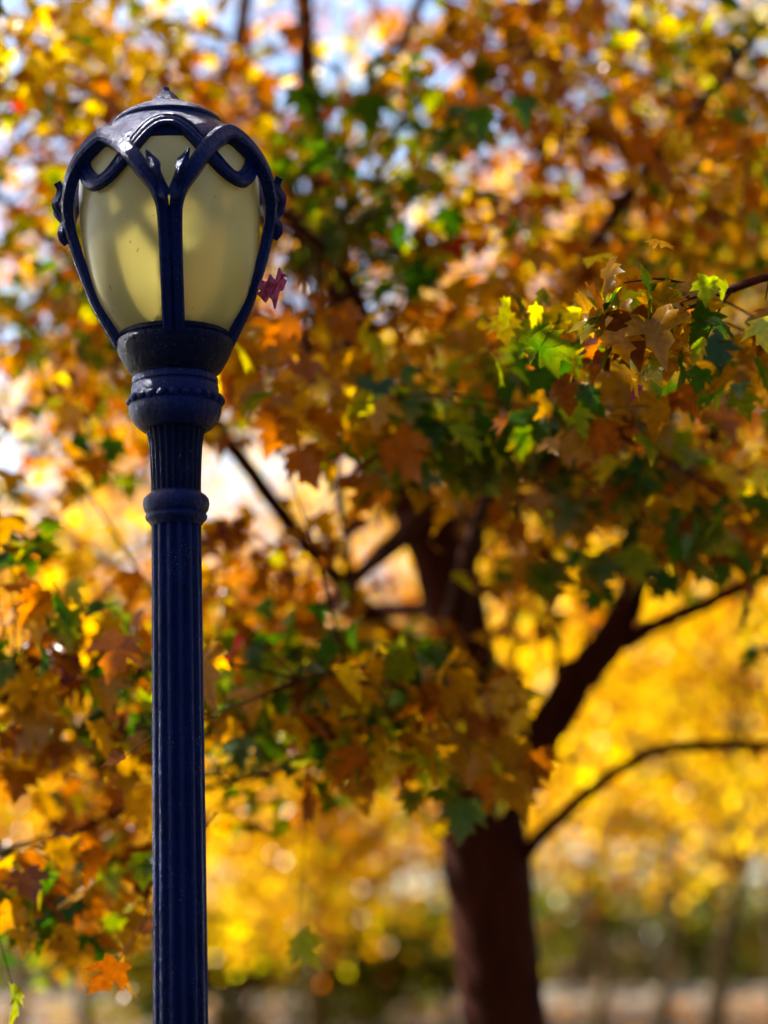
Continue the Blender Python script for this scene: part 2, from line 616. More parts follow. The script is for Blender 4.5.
# foot of the post (below the frame)
bp = [(0.19, 0.0), (0.19, 0.05), (0.17, 0.07), (0.165, 0.12), (0.15, 0.14), (0.135, 0.18), (0.12, 0.34), (0.105, 0.42), (0.118, 0.45),
      (0.118, 0.49), (0.095, 0.52), (0.08, 0.58), (0.079, 0.615), (0.062, 0.635)]
lathe("base", bp, PAINT, lamp, n=64)
lathe("shaft_ring", prof([(526, 24.5), (522, 27), (519, 30), (516, 30.5), (513.5, 29.0), (510, 31.5), (504, 32.8), (499, 32.0), (496, 29.5), (494, 26.5), (492, 24.5)]),
      PAINT, lamp, n=64)


def flute_neck(r, z, a):
    w = np.abs(np.sin(24 * a / 2))
    return r * (1 - 0.06 * (1 - (1 - w ** 2) ** 0.8))


lathe("neck", prof([(495, 24.6), (480, 24.8), (460, 25.6), (445, 26.6), (436, 28.0), (432, 29.0), (428, 29.5)]), PAINT_SHADED, lamp, n=24 * 12, flute=flute_neck)
cap_ = lathe("capital", prof([(431, 29), (430, 33), (428, 36), (424, 40), (419, 43.5), (413, 45.5), (407, 46), (403, 45), (401.5, 42.5),
                              (400, 41.5), (399, 42.8), (395, 43.2), (388, 43.2), (386, 42.2), (385, 41.4), (384, 42.6), (379, 42.4),
                              (377.5, 41.5), (376.5, 40)]), PAINT, lamp, n=72)
# beads round the capital
bz = lz(401.5)
nb = 24
acc = Acc()
for k in range(nb):
    bm = bmesh.new()
    bmesh.ops.create_icosphere(bm, subdivisions=2, radius=1.0)
    rr_ = 5.6 * PX * random.uniform(0.85, 1.08)
    a = 2 * PI * k / nb + 0.05
    V = np.array([v.co[:] for v in bm.verts]) * rr_ * np.array([1.08, 1, 0.95])
    ca, sa = math.cos(a + PI / 2), math.sin(a + PI / 2)
    R = np.array([[ca, -sa, 0], [sa, ca, 0], [0, 0, 1]])
    V = V @ R.T + np.array([43.6 * PX * math.cos(a), 43.6 * PX * math.sin(a), bz])
    acc.add(V, np.array([[v.index for v in f.verts] for f in bm.faces]))
    bm.free()
link_mesh("bead_ring", acc.mesh("bead_ring"), PAINT, lamp)
lathe("collar", prof([(378, 39), (374, 42), (371, 46), (366, 49), (360, 52.5), (354, 55.5), (350, 57), (347, 58.2), (344, 58.6), (342, 57.6),
                      (341, 55.8), (340, 55.2), (339, 56.4), (336, 56.2), (334.5, 54.5), (333, 50)]), PAINT_SHADED, lamp, n=72)

# globe: a frosted shell
gp = smooth_path([(48, 341), (57, 330), (73, 304), (82.5, 275), (88, 245), (90.5, 215), (90.5, 190), (88.5, 176), (85.5, 166), (82, 159)], 44)
globe_prof = [(r * PX, lz(y)) for r, y in gp]
lathe("globe", globe_prof, GLASS, lamp, n=96, caps=False)
# socket and bulb inside the globe
holder = lathe("lamp_holder", prof([(343, 24), (332, 24), (331, 20), (318, 20), (316, 14), (306, 13)]), CERAMIC, lamp, n=32)
lathe("bulb", prof([(307, 9), (296, 9), (285, 12), (270, 14), (252, 14), (240, 11), (234, 6), (232, 2)]), CERAMIC, lamp, n=32)

# cap: skirt, domed disc and pyramid finial
capo = lathe("cap", prof([(161, 78), (165, 85), (162, 87.4), (158, 85.6), (150, 79.5), (142, 72), (134, 62.5), (129, 56.5), (127, 54.5), (126.3, 55.2),
                          (124, 55.4), (122.5, 54), (120, 51), (116, 45), (112, 37), (109.5, 28), (108, 18), (107.5, 13)]), PAINT, lamp, n=80)
fin = lathe("finial", prof([(108.5, 18), (105, 18.5), (103.5, 17.2), (99, 13.6), (94, 8.8), (90.5, 4.6), (89.6, 4.8), (87.6, 4.2), (86, 1.2)]),
            PAINT, capo, n=8, smooth=False)
fin.rotation_euler = (0, 0, PI / 8)

# ---- ironwork: paths in (azimuth, level) space.  azimuth 0 faces the camera (-Y), grows towards +X
LV = np.array([345, 306, 280, 261, 230, 204, 190, 185, 175, 165, 158, 154], float)
RV = np.array([55.5, 76, 86, 92.5, 101.5, 105.5, 105, 104, 101, 96.5, 92.5, 90.5], float)
DLT_L = np.array([345, 300, 260, 236, 224, 213, 204, 194, 185, 175, 166, 159, 154], float)
DLT = np.array([5.5, 4.0, 3.4, 3.6, 5.2, 8.4, 12.5, 16.5, 20, 25, 31, 37.5, 45], float)


TURN = math.radians(4.5)


def cyl(az, level, r_px):
    az = az + TURN
    return np.array([r_px * PX * math.sin(az), -r_px * PX * math.cos(az), lz(level)])


def sweep(P, Nrm, profile, closed=False):
    """P (k,3), Nrm (k,3) outward direction, profile list of (u across, v outward) per point or one for all"""
    P = np.asarray(P); k = len(P)
    if closed:
        T = np.roll(P, -1, 0) - np.roll(P, 1, 0)
    else:
        T = np.gradient(P, axis=0)
    T = unit(T)
    N = unit(Nrm - (Nrm * T).sum(1)[:, None] * T)
    B = np.cross(T, N)
    prs = [profile] * k if not callable(profile) else [profile(i / (k - 1)) for i in range(k)]
    V = np.concatenate([P[i] + np.array([B[i] * u + N[i] * v for u, v in prs[i]]) for i in range(k)])
    m = len(prs[0])
    Fc = []
    for i in range(k if closed else k - 1):
        i2 = (i + 1) % k
        for j in range(m):
            j2 = (j + 1) % m
            Fc.append((i * m + j, i * m + j2, i2 * m + j2, i2 * m + j))
    return V, Fc, m, k


def swept_obj(name, P, N, profile, parent, closed=False, mat=None):
    V, Fc, m, k = sweep(P, N, profile, closed)
    me = bpy.data.meshes.new(name)
    faces = [tuple(f) for f in Fc]
    if not closed:
        faces.append(tuple(range(m - 1, -1, -1))); faces.append(tuple(range((k - 1) * m, k * m)))
    me.from_pydata([tuple(v) for v in V], [], faces)
    me.polygons.foreach_set("use_smooth", [True] * len(me.polygons))
    me.update()
    bm = bmesh.new(); bm.from_mesh(me); bmesh.ops.recalc_face_normals(bm, faces=bm.faces); bm.to_mesh(me); bm.free()
    me.set_sharp_from_angle(angle=math.radians(38))
    o = bpy.data.objects.new(name, me)
    me.materials.append(mat or PAINT)
    COL.objects.link(o); o.parent = parent
    return o


q = PX


def rib_profile(t):
    # t 0 and 1 are the feet, 0.5 the crest: the crest is deeper inwards
    s = math.sin(PI * t) ** 3
    w = (5.3 + 3.4 * s) * q
    i = (5.0 + 5.0 * s) * q
    o_ = 4.2 * q
    return [(-w, -i), (w, -i), (w, o_ * 0.45), (w * 0.62, o_), (w * 0.3, o_ * 0.86), (-w * 0.3, o_ * 0.86), (-w * 0.62, o_), (-w, o_ * 0.45)]


for s_ in range(4):
    mid = PI / 4 + s_ * PI / 2
    half = []
    for level in np.concatenate([np.linspace(345, 215, 28), np.linspace(211, 168, 22), np.linspace(166, 154, 12)]):
        dl = math.radians(np.interp(level, DLT_L[::-1], DLT[::-1]))
        rp = np.interp(level, LV[::-1], RV[::-1])
        half.append((dl, level, rp))
    pts = []; nr = []
    for dl, level, rp in half:
        az = mid - PI / 4 + dl
        pts.append(cyl(az, level, rp)); nr.append([math.sin(az + TURN), -math.cos(az + TURN), 0.35])
    for dl, level, rp in reversed(half[:-1]):
        az = mid + PI / 4 - dl
        pts.append(cyl(az, level, rp)); nr.append([math.sin(az + TURN), -math.cos(az + TURN), 0.35])
    # even out the spacing
    pts = np.array(pts); nr = np.array(nr)
    seg = np.concatenate([[0], np.cumsum(np.linalg.norm(np.diff(pts, axis=0), axis=1))])
    tt = np.linspace(0, seg[-1], 110)
    pts = np.stack([np.interp(tt, seg, pts[:, c]) for c in range(3)], 1)
    nr = np.stack([np.interp(tt, seg, nr[:, c]) for c in range(3)], 1)
    ker = np.array([1, 2, 3, 2, 1]) / 9.0
    sm = pts.copy()
    for c in range(3):
        sm[2:-2, c] = np.convolve(pts[:, c], ker, 'valid')
    rib = swept_obj("rib", sm, nr, rib_profile, lamp)

    # pointed leaves on the inner side of both feet of this rib
    for sgn in (1, -1):
        lv = np.linspace(240, 186, 26)
        pl = []; nl = []
        for level in lv:
            t = (240 - level) / 54.0
            dl0 = math.radians(np.interp(level, DLT_L[::-1], DLT[::-1]))
            dl = dl0 - math.radians(2.4 + 6.4 * t ** 2.0) + math.radians(1.3) * math.sin(t * 2 * PI) * 0.8
            az = (mid - PI / 4 + dl) if sgn == 1 else (mid + PI / 4 - dl)
            rp = np.interp(level, LV[::-1], RV[::-1]) + 4.5 + 3.2 * math.sin(t * PI * 4.0) + 3.5 * t ** 4
            pl.append(cyl(az, level, rp)); nl.append([math.sin(az + TURN), -math.cos(az + TURN), 0.2])

        def leafprof(t):
            w = (0.4 + 7.4 * abs(math.sin(PI * min(1, t * 0.93 + 0.02))) ** 0.7 * (0.72 + 0.28 * math.cos(2 * PI * (t * 2.0 - 0.55)))) * q
            if t > 0.97: w *= 0.3
            return [(-w, -2.2 * q), (0, -3.2 * q), (w, -2.2 * q), (w * 0.9, 0.2 * q), (w * 0.35, 2.6 * q), (0, 4.6 * q), (-w * 0.35, 2.6 * q), (-w * 0.9, 0.2 * q)]
        swept_obj("leaf_ornament", np.array(pl), np.array(nl), leafprof, rib)

# wavy moulded band that crosses the ribs: crests over the stems, dips between them
az = np.linspace(0, 2 * PI, 240, endpoint=False)
dip = (0.5 - 0.5 * np.cos(4 * az)) ** 1.15
lev = 149 + (202 - 149) * dip
rb = 84 + (95.5 - 84) * dip ** 0.8
pb = np.array([cyl(a, l, r_) for a, l, r_ in zip(az, lev, rb)])
nb_ = np.stack([np.sin(az + TURN), -np.cos(az + TURN), np.full_like(az, 0.55)], 1)
w = 8.4 * q
band_prof = [(-w, -4 * q), (w, -4 * q), (w, 2.0 * q), (w * 0.72, 4.2 * q), (w * 0.5, 4.0 * q), (w * 0.42, 2.4 * q), (w * 0.1, 3.6 * q),
             (-w * 0.25, 3.6 * q), (-w * 0.42, 2.2 * q), (-w * 0.55, 3.6 * q), (-w * 0.8, 3.4 * q), (-w, 1.6 * q)]
swept_obj("band", pb, nb_, band_prof, lamp, closed=True)

# the lantern leans a little more than its post
pv = Vector((0, 0, lz(350))); RT = Matrix.Rotation(math.radians(-1.45), 3, 'Y')
for ch in lamp.children:
    if ch.name.split(".")[0] in ("rib", "band", "cap", "globe", "lamp_holder", "bulb"):
        ch.rotation_euler = (0, math.radians(-1.45), 0)
        ch.location = pv - RT @ pv

# dry pink leaf caught on the ironwork
r2 = np.random.default_rng(5)
lf = []
gx, gy = 15, 15
cen = at(271, 284, D - 0.02)
U = np.linspace(-1, 1, gx); W = np.linspace(0, 1, gy)
Vv = []
for w_ in W:
    hw = 0.030 * (math.sin(PI * min(1, 0.10 + w_ * 0.86)) ** 0.8) * (1 + 0.45 * math.sin(w_ * 17))
    for u_ in U:
        cr = 0.011 * math.sin(u_ * 6 + w_ * 5) + 0.007 * math.sin(u_ * 13 - w_ * 9)
        Vv.append((cen.x - 0.024 + 0.058 * w_ + 0.006 * math.sin(u_ * 5), cen.y + cr + 0.012 * u_ * u_, cen.z - 0.022 + 0.036 * w_ + hw * u_ + 0.006 * math.sin(w_ * 9)))
i = np.arange(gy - 1)[:, None]; j = np.arange(gx - 1)[None, :]
Fc = np.stack([i * gx + j, i * gx + j + 1, (i + 1) * gx + j + 1, (i + 1) * gx + j], -1).reshape(-1, 4)
cc = np.tile((0.50, 0.14, 0.30), (len(Vv), 1)) * np.exp(r2.normal(0, 0.25, (len(Vv), 1)))
o = link_mesh("dry_leaf", np_mesh("dry_leaf", np.array(Vv), Fc, True, cc), LEAF)
tag(o, "crumpled pink purple dead leaf caught on the ironwork of the lamp", "leaf")

# ------------------------------------------------------------------ the maple behind the lamp
TY = 10.0
base = at(525, 1024, TY); base.z = 0.0
maple = thing("maple_tree", (base.x, TY, 0), "large maple with dark red brown trunk and orange and green leaves right behind the lamp", "tree")


def limb_path(pts, n=40):
    """pts: (px, py, Y, radius_px_at_that_depth)"""
    P = []
    R = []
    for px, py, Y, r in pts:
        p = at(px, py, Y); P.append(p[:]); R.append(r * Y / F)
    return smooth_path(P, n), np.maximum(smooth_path(np.array(R)[:, None], n)[:, 0], 0.002)


SKEL = []


def make_limb(name, pts, parent, n=40, sides=12, mat=BARK, rough=0.05):
    P, R = limb_path(pts, n)
    k = len(SKEL)
    # small wander so that no limb is a clean curve
    w = 1.7 * np.cumsum(np.random.default_rng(k + 3).normal(0, 1, P.shape), 0)
    w -= np.linspace(0, 1, len(P))[:, None] * w[-1]
    P = P + w * R[:, None] * 0.06
    SKEL.append((P, R))
    V, Fc = tube_arrays(P, R, sides, rough, k)
    return child(name, np_mesh(name, V, Fc, True), mat, parent)


tp = [(base.x + 0.05, TY, -0.15, 0.34), (base.x + 0.03, TY, 0.12, 0.27), (base.x, TY, 0.5, 0.215)]
P1, R1 = limb_path([(505, 1024, TY, 41), (494, 930, TY, 41.5), (484, 840, TY, 44), (472, 740, TY, 36), (460, 650, TY, 34), (447, 575, TY, 31),
                    (420, 515, TY, 27), (388, 460, TY, 24), (362, 400, TY + .1, 21), (338, 300, TY + .2, 17), (318, 170, TY + .3, 14), (305, 30, TY + .3, 11),
                    (300, -150, TY + .2, 8), (290, -330, TY, 3)], 90)
P0 = np.array([(a, b, c) for a, b, c, d in tp]); R0 = np.array([d for a, b, c, d in tp])
P = smooth_path(np.vstack([P0, P1[::3]]), 130)
R = smooth_path(np.concatenate([R0, R1[::3]])[:, None], 130)[:, 0]
SKEL.append((P, R))
V, Fc = tube_arrays(P, R, 24, 0.02, 99)
trunk = child("trunk", np_mesh("trunk", V, Fc, True), BARK, maple)

LIMBS = [
    # heavy right limb and its forks
    [(488, 830, TY, 26), (512, 785, TY - .1, 22), (540, 730, TY - .2, 20), (570, 680, TY - .3, 19), (597, 640, TY - .4, 17), (640, 560, TY - .6, 13), (700, 460, TY - .8, 10), (760, 330, TY - 1, 7), (830, 200, TY - 1.2, 4)],
    [(590, 650, TY - .4, 12), (625, 640, TY - .4, 8.5), (665, 622, TY - .5, 7.5), (720, 600, TY - .6, 7), (775, 570, TY - .8, 6), (860, 520, TY - 1, 4)],
    # low thin right limb
    [(500, 880, TY, 14), (525, 850, TY - .1, 8), (560, 818, TY - .3, 6.5), (607, 780, TY - .5, 6), (655, 755, TY - .6, 5.5), (715, 748, TY - .7, 5.5), (780, 745, TY - .9, 4.5), (880, 720, TY - 1.2, 3)],
    # middle leader
    [(450, 600, TY, 24), (468, 520, TY + .3, 20), (492, 420, TY + .6, 16), (520, 290, TY + .9, 12), (548, 130, TY + 1.2, 9), (570, -80, TY + 1.4, 5), (580, -250, TY + 1.5, 2)],
    # left limb
    [(460, 660, TY, 18), (400, 640, TY - .3, 12), (365, 610, TY - .5, 9.5), (325, 563, TY - .7, 8.5), (280, 512, TY - .9, 8.5), (228, 442, TY - 1.1, 8), (150, 345, TY - 1.3, 6), (50, 240, TY - 1.5, 4), (-60, 150, TY - 1.7, 2)],
    [(350, 595, TY - .5, 5), (345, 530, TY - .6, 5), (338, 470, TY - .7, 4.6), (331, 400, TY - .8, 4), (315, 280, TY - 1.0, 3), (300, 180, TY - 1.2, 1.5)],
    # upper left forks
    [(345, 330, TY + .2, 12), (300, 210, TY + .5, 10), (255, 80, TY + .8, 9), (240, 40, TY + .9, 9), (248, -40, TY + 1, 7), (230, -200, TY + 1, 3)],
    [(318, 180, TY + .3, 9), (365, 100, TY, 7.5), (405, 40, TY - .2, 6.5), (425, -20, TY - .3, 5.5), (450, -160, TY - .5, 2)],
    [(330, 260, TY + .2, 8), (260, 190, TY - .1, 6), (170, 90, TY - .5, 4.5), (90, 20, TY - .8, 3), (0, -40, TY - 1, 2)],
    # slender left boughs
    [(452, 610, TY + .3, 10), (330, 610, TY + 1.5, 6.5), (220, 600, TY + 2.3, 6), (130, 577, TY + 2.8, 6), (80, 547, TY + 3, 5), (30, 500, TY + 3.2, 4), (-60, 440, TY + 3.4, 2)],
    [(470, 720, TY - .2, 10), (380, 735, TY - 1.2, 5), (280, 770, TY - 2.0, 3.5), (160, 800, TY - 2.6, 2.8), (105, 818, TY - 2.8, 2.4), (60, 838, TY - 3, 1.8), (0, 852, TY - 3.2, 1)],
    # boughs reaching towards the camera
    [(458, 640, TY - .1, 16), (470, 560, TY - 1.2, 10), (500, 480, TY - 2.6, 8), (560, 390, TY - 3.8, 7), (640, 320, TY - 4.5, 6), (740, 285, TY - 4.8, 4.5), (820, 262, TY - 4.9, 3)],
    [(466, 700, TY - .1, 14), (455, 690, TY - 1.2, 8), (440, 680, TY - 2.2, 6), (400, 672, TY - 3.0, 4), (350, 668, TY - 3.4, 2.5), (300, 680, TY - 3.7, 1)],
    [(420, 520, TY - .1, 14), (345, 590, TY - 1.2, 6), (250, 650, TY - 2.2, 4), (130, 670, TY - 3.0, 3), (40, 690, TY - 3.3, 2.5), (-60, 720, TY - 3.5, 1.5)],
    [(380, 450, TY - .1, 14), (370, 350, TY - 1.5, 9), (340, 280, TY - 2.5, 6), (300, 230, TY - 3, 4), (250, 190, TY - 3.3, 2)],
    [(480, 470, TY + .2, 11), (560, 300, TY - .8, 8), (640, 180, TY - 1.6, 6), (720, 80, TY - 2.2, 4), (800, -20, TY - 2.6, 2)],
    # boughs on the far side
    [(455, 600, TY + .2, 14), (520, 560, TY + 1.6, 8), (600, 480, TY + 3, 6), (700, 380, TY + 4, 4), (800, 300, TY + 4.6, 2)],
    [(400, 490, TY + .2, 13), (330, 380, TY + 1.8, 8), (230, 280, TY + 3, 6), (120, 180, TY + 4, 4), (20, 100, TY + 4.6, 2)],
    # thin upright shoots right of the trunk
    [(520, 765, TY - .1, 4.5), (515, 650, TY + .2, 4), (512, 560, TY + .4, 3.5), (510, 480, TY + .5, 3), (505, 400, TY + .6, 2)],
    [(560, 690, TY - .2, 4), (548, 560, TY - .1, 3.4), (535, 480, TY, 3), (520, 400, TY + .1, 2)],
]
for L in LIMBS:
    make_limb("limb", L, trunk)

SK_P = np.concatenate([p[8:] for p, r in SKEL])


def nearest_wood(Pt):
    d = np.linalg.norm(SK_P[None, :, :] - Pt[:, None, :], axis=2)
    return SK_P[d.argmin(1)], d.min(1)


def twigs_for(C, acc, r, maxlen=0.8, rad=0.006):
    W, dist = nearest_wood(C)
    for c, w_, ds in zip(C, W, dist):
        L_ = min(ds, maxlen)
        end = c + (w_ - c) * (L_ / (ds + 1e-6))
        mid = (c + end) / 2 + r.normal(0, 0.06, 3) * L_ + np.array([0, 0, 0.06 * L_])
        P = smooth_path([c, mid, end], 7)
        V, Fc = tube_arrays(P, np.linspace(rad * 0.35, rad, 7), 5)
        acc.add(V, Fc)


GRID = [  # colour mix + density per 64 px cell, 12 x 16
    "Y6 Y5 Y4 O2 O4 Y2 O5 O7 O7 Y7 g6 g7",
    "Y4 O5 A6 A8 O7 G5 G6 O3 O4 O7 B8 B8",
    "O3 O6 A7 O6 M7 g7 g6 O3 O5 O7 O8 M8",
    "O4 G6 A7 O6 M8 A6 g7 O6 A5 O7 M8 M8",
    "G7 A7 A7 O6 A8 M6 M7 O5 A4 M7 M8 M8",
    "A8 A7 A7 O6 B8 A7 M8 A7 A6 A8 M8 A8",
    "O6 O6 A5 O7 A8 M8 G9 G8 G8 M8 A8 B8",
    "M3 A1 A1 A0 A0 A0 O0 A4 A6 M7 G8 B8",
    "O3 P2 A2 O3 O3 O4 O0 O4 A6 A6 G8 B7",
    "O4 O4 O4 O6 O6 O2 O1 O5 A4 O1 O0 O0",
    "M7 M7 M6 G7 G7 G7 M6 A5 O0 A0 A0 A0",
    "M7 O7 M6 G8 G8 G8 A7 A5 M0 A0 A0 A0",
    "A3 A3 A2 G2 O1 G1 O1 G3 A0 A0 A0 A0",
    "A5 O5 A2 A0 A0 A0 A0 A0 A0 A0 A0 A0",
    "M5 M5 A1 A0 A0 A0 A0 A0 A0 A0 A0 A0",
    "x2 O1 A0 A0 A0 A0 A0 A0 A0 A0 A0 A0",
]
DEN = np.array([[int(c[1]) for c in row.split()] for row in GRID])
rl = np.random.default_rng(21)
crown = Leaves()
tw = Acc()


def spray(L, C, code, n_per, rad, size, r, lod=0, flat=0.55, avoid=True, cells=False, **kw):
    C = np.asarray(C)
    off = r.normal(0, 1, (len(C), n_per, 3)) * np.array([rad, rad, rad * flat])
    Pp = (C[:, None, :] + off).reshape(-1, 3)
    codes = []
    for c in (code if isinstance(code, list) else [code] * len(C)):
        codes += pick(c, n_per, r)
    codes = np.array(codes)
    if avoid:   # nothing between the camera and the lamp, nor touching it
        px, py, dep = project(Pp)
        bad = (dep < 5.9) & (px > 20) & (px < 330) & (py < 480)
        bad |= (dep < 5.6) & (px > 110) & (px < 250)
        bad |= dep < 4.7
        Pp = Pp[~bad]; codes = codes[~bad]
    if cells:
        px, py, dep = project(Pp)
        ci = np.clip((px // 64).astype(int), 0, 11); ri = np.clip((py // 64).astype(int), 0, 15)
        inside = (px > -64) & (px < 832) & (py > -64) & (py < 1088)
        bad = inside & (DEN[ri, ci] == 0) & (r.random(len(Pp)) < 0.93)
        Pp = Pp[~bad]; codes = codes[~bad]
    L.add(Pp, r.uniform(0.55, 1.2, len(Pp)) * size, list(codes), lod=lod, r=r, **kw)


cs = []; cl = []
for ri, row in enumerate(GRID):
    for ci, cell in enumerate(row.split()):
        code, den = cell[0], int(cell[1])
        k = rl.poisson(den * 0.74)
        for _ in range(k):
            Y = rl.uniform(7.2, 13.6)
            p = at(ci * 64 + rl.uniform(0, 64), ri * 64 + rl.uniform(0, 64), Y)
            cs.append(p[:]); cl.append(code)
cs = np.array(cs)
spray(crown, cs, cl, 20, 0.165, 0.092, rl, cells=True)
twigs_for(cs, tw, rl)
print("in-frame sprays", len(cs))

# the rest of the crown, outside the picture
cf = []
while len(cf) < 1700:
    u = rl.normal(size=3); u /= np.linalg.norm(u)
    rr_ = rl.random() ** 0.45
    p = np.array([base.x + u[0] * 6.0 * rr_, TY + u[1] * 5.2 * rr_, 6.4 + u[2] * 4.6 * rr_])
    if p[2] < 2.2 or p[1] < 6.0: continue
    px, py, dep = project(p[None])
    if -70 < px[0] < 838 and -70 < py[0] < 1100: continue
    cf.append(p)
cf = np.array(cf)
spray(crown, cf, [random.choice("OOAMYG") for _ in cf], 13, 0.24, 0.125, rl, lod=1)
co = crown.build("crown", maple)
child("twig_sprays", tw.mesh("twig_sprays"), BARK, maple)

# leafy boughs that can be told apart in the picture
BOUGHS = [
    # px0,px1,py0,py1, Y0,Y1, mix, sprays, leaf size, label
    (600, 800, 280, 350, 5.0, 5.6, 'M', 11, 0.105, "sharp green and amber leaves in the lamp's own distance"),
    (560, 720, 355, 410, 5.3, 6.2, 'M', 7, 0.105, "amber maple leaves hanging below the sharpest bough"),
    (530, 620, 300, 370, 5.3, 6.0, 'x', 5, 0.08, None),
    (290, 510, 665, 765, 6.4, 7.3, 'A', 16, 0.125, "orange brown leaves hanging in front of the trunk"),
    (205, 420, 640, 760, 6.5, 7.6, 'G', 22, 0.115, "dark green leaves beside the lamp post"),
    (0, 150, 590, 760, 6.0, 7.0, 'M', 19, 0.125, "mixed green and orange leaves on the low bough"),
    (-10, 140, 840, 930, 6.2, 7.2, 'M', 12, 0.11, None),
    (-25, 25, 505, 560, 6.4, 6.8, 'G', 4, 0.11, "dark green leaves"),
    (370, 570, 370, 470, 6.3, 7.4, 'G', 20, 0.13, "dark green leaves over the trunk fork"),
    (300, 470, 60, 290, 6.9, 8.2, 'G', 24, 0.11, None),
    (235, 420, 320, 430, 6.3, 7.2, 'A', 16, 0.125, "amber leaves beside the lamp collar"),
    (580, 780, 450, 580, 6.2, 7.4, 'G', 12, 0.125, None),
    (600, 780, 400, 520, 6.5, 7.8, 'A', 12, 0.13, None),
]
for (x0, x1, y0, y1, Y0, Y1, mix, k, size, lab) in BOUGHS:
    C = np.array([at(rl.uniform(x0, x1), rl.uniform(y0, y1), rl.uniform(Y0, Y1))[:] for _ in range(k)])
    L = Leaves()
    spray(L, C, mix, 7, 0.085, size, rl, droop=(0.35, 0.98))
    b = L.build("leaf_sprays", maple)
    if lab: b["label"] = lab
    a2 = Acc()
    twigs_for(C, a2, rl, 1.2, 0.005)
    child("twig_sprays", a2.mesh("twig_sprays"), BARK, b)


def single(px, py, Y, size, code, label, tip=(0, 0, -1.2), curl=0.7, name="leaf"):
    L = Leaves()
    r = np.random.default_rng(int(px + py))
    c = at(px, py, Y)
    L.add(np.array([c[:]]), np.array([size]), [code], r=r, tip=np.array(tip), curl=curl, vary=0.05)
    o = L.build(name, maple)
    o["label"] = label
    a2 = Acc(); twigs_for(np.array([c[:]]), a2, r, 0.5, 0.003)
    child("stalk", a2.mesh("stalk"), BARK, o)


single(124, 958, 5.8, 0.10, 'A', "curled yellow brown leaf hanging low beside the post")
single(118, 962, 5.65, 0.10, 'B', "brown curled leaf")
single(12, 985, 5.7, 0.10, 'g', "yellow green curled leaf")
single(298, 935, 6.6, 0.12, 'g', "pale green leaf hanging alone")
single(235, 636, 6.3, 0.09, 'R', "bright red leaf beside the post")
single(240, 655, 7.0, 0.12, 'O', "orange leaf under the red one")
single(124, 757, 5.4, 0.06, 'K', "small dark dry leaf", tip=(-1.5, 0, -0.5), curl=0.1)
single(70, 660, 6.5, 0.08, 'V', "dull purple leaf", tip=(-.6, 0, -.8))
0 and single(684, 262, 5.2, 0.05, 'V', "purple leaf bud", tip=(.6, 0, -.8))
single(640, 385, 5.35, 0.045, 'V', "pink leaf", tip=(-1.6, 0, -.2))
single(465, 800, 6.6, 0.13, 'G', "dark green leaf in front of the trunk", tip=(0.3, -0.2, -1.5), curl=0.1)

# ------------------------------------------------------------------ trees and shrubs beyond


def far_tree(name, label, x, y, h, cr, ch, cz, mix, nleaf, size, seed, clump=0.7, lod=2, trunk_r=0.085, group=None, lean=0.0, nclump=None):
    """h tree height, crown radius cr, half-height ch, crown centre height cz"""
    r = np.random.default_rng(seed)
    z0 = float(gz(x, y))
    root = thing(name, (x, y, z0 - 0.05), label, "tree", group)
    k = 14
    zz = np.linspace(-0.1, h * 0.93, k)
    wob = np.cumsum(r.normal(0, 0.07, (k, 2)), 0)
    P = np.stack([x + wob[:, 0] + lean * zz, y + wob[:, 1], z0 + zz], 1)
    P = smooth_path(P, 40)
    R = trunk_r * (1 - np.linspace(0, 1, 40)) ** 0.8 + 0.012
    R[:4] *= np.linspace(1.5, 1.05, 4)
    a = Acc(); a.add(*tube_arrays(P, R, 12, 0.04, seed))
    tr = child("trunk", a.mesh("trunk"), BARK_FAR, root)
    a = Acc()
    nc = nclump or max(30, nleaf // 70)
    C = []
    while len(C) < nc:
        u = r.normal(size=3); u /= np.linalg.norm(u)
        q_ = r.random() ** 0.42
        wv = 0.78 + 0.30 * math.sin(3 * math.atan2(u[1], u[0]) + seed) + 0.15 * math.sin(5 * u[2] + seed)
        p = np.array([x + lean * cz + u[0] * cr * q_ * wv, y + u[1] * cr * q_ * wv, z0 + cz + u[2] * ch * q_])
        if p[2] < z0 + 0.5: continue
        C.append(p)
    C = np.array(C)
    for c in C[::max(1, nc // 26)]:
        i0 = np.argmin(np.abs(P[:, 2] - (c[2] - 0.45 * np.hypot(c[0] - x, c[1] - y))))
        i0 = max(4, i0)
        m = (P[i0] + c) / 2 + np.array([0, 0, 0.25])
        Q = smooth_path([P[i0], m, c], 12)
        a.add(*tube_arrays(Q, np.linspace(min(R[i0] * 0.55, 0.07), 0.012, 12), 7, 0.03, 1))
    child("limbs", a.mesh("limbs"), BARK_FAR, tr)
    nleaf = int(nleaf * 1.35); size = size * 0.74
    per = nleaf // nc
    L = Leaves()
    hue = [mix[r.integers(len(mix))] for _ in C]
    spray(L, C, hue, per, clump * 0.5, size, r, lod=lod, flat=0.6, avoid=False, vary=0.2)
    L.build("crown", root, LEAF_WAXY)
    return root


def X(px, Y):
    return (px - 384) / F * Y * 1.0


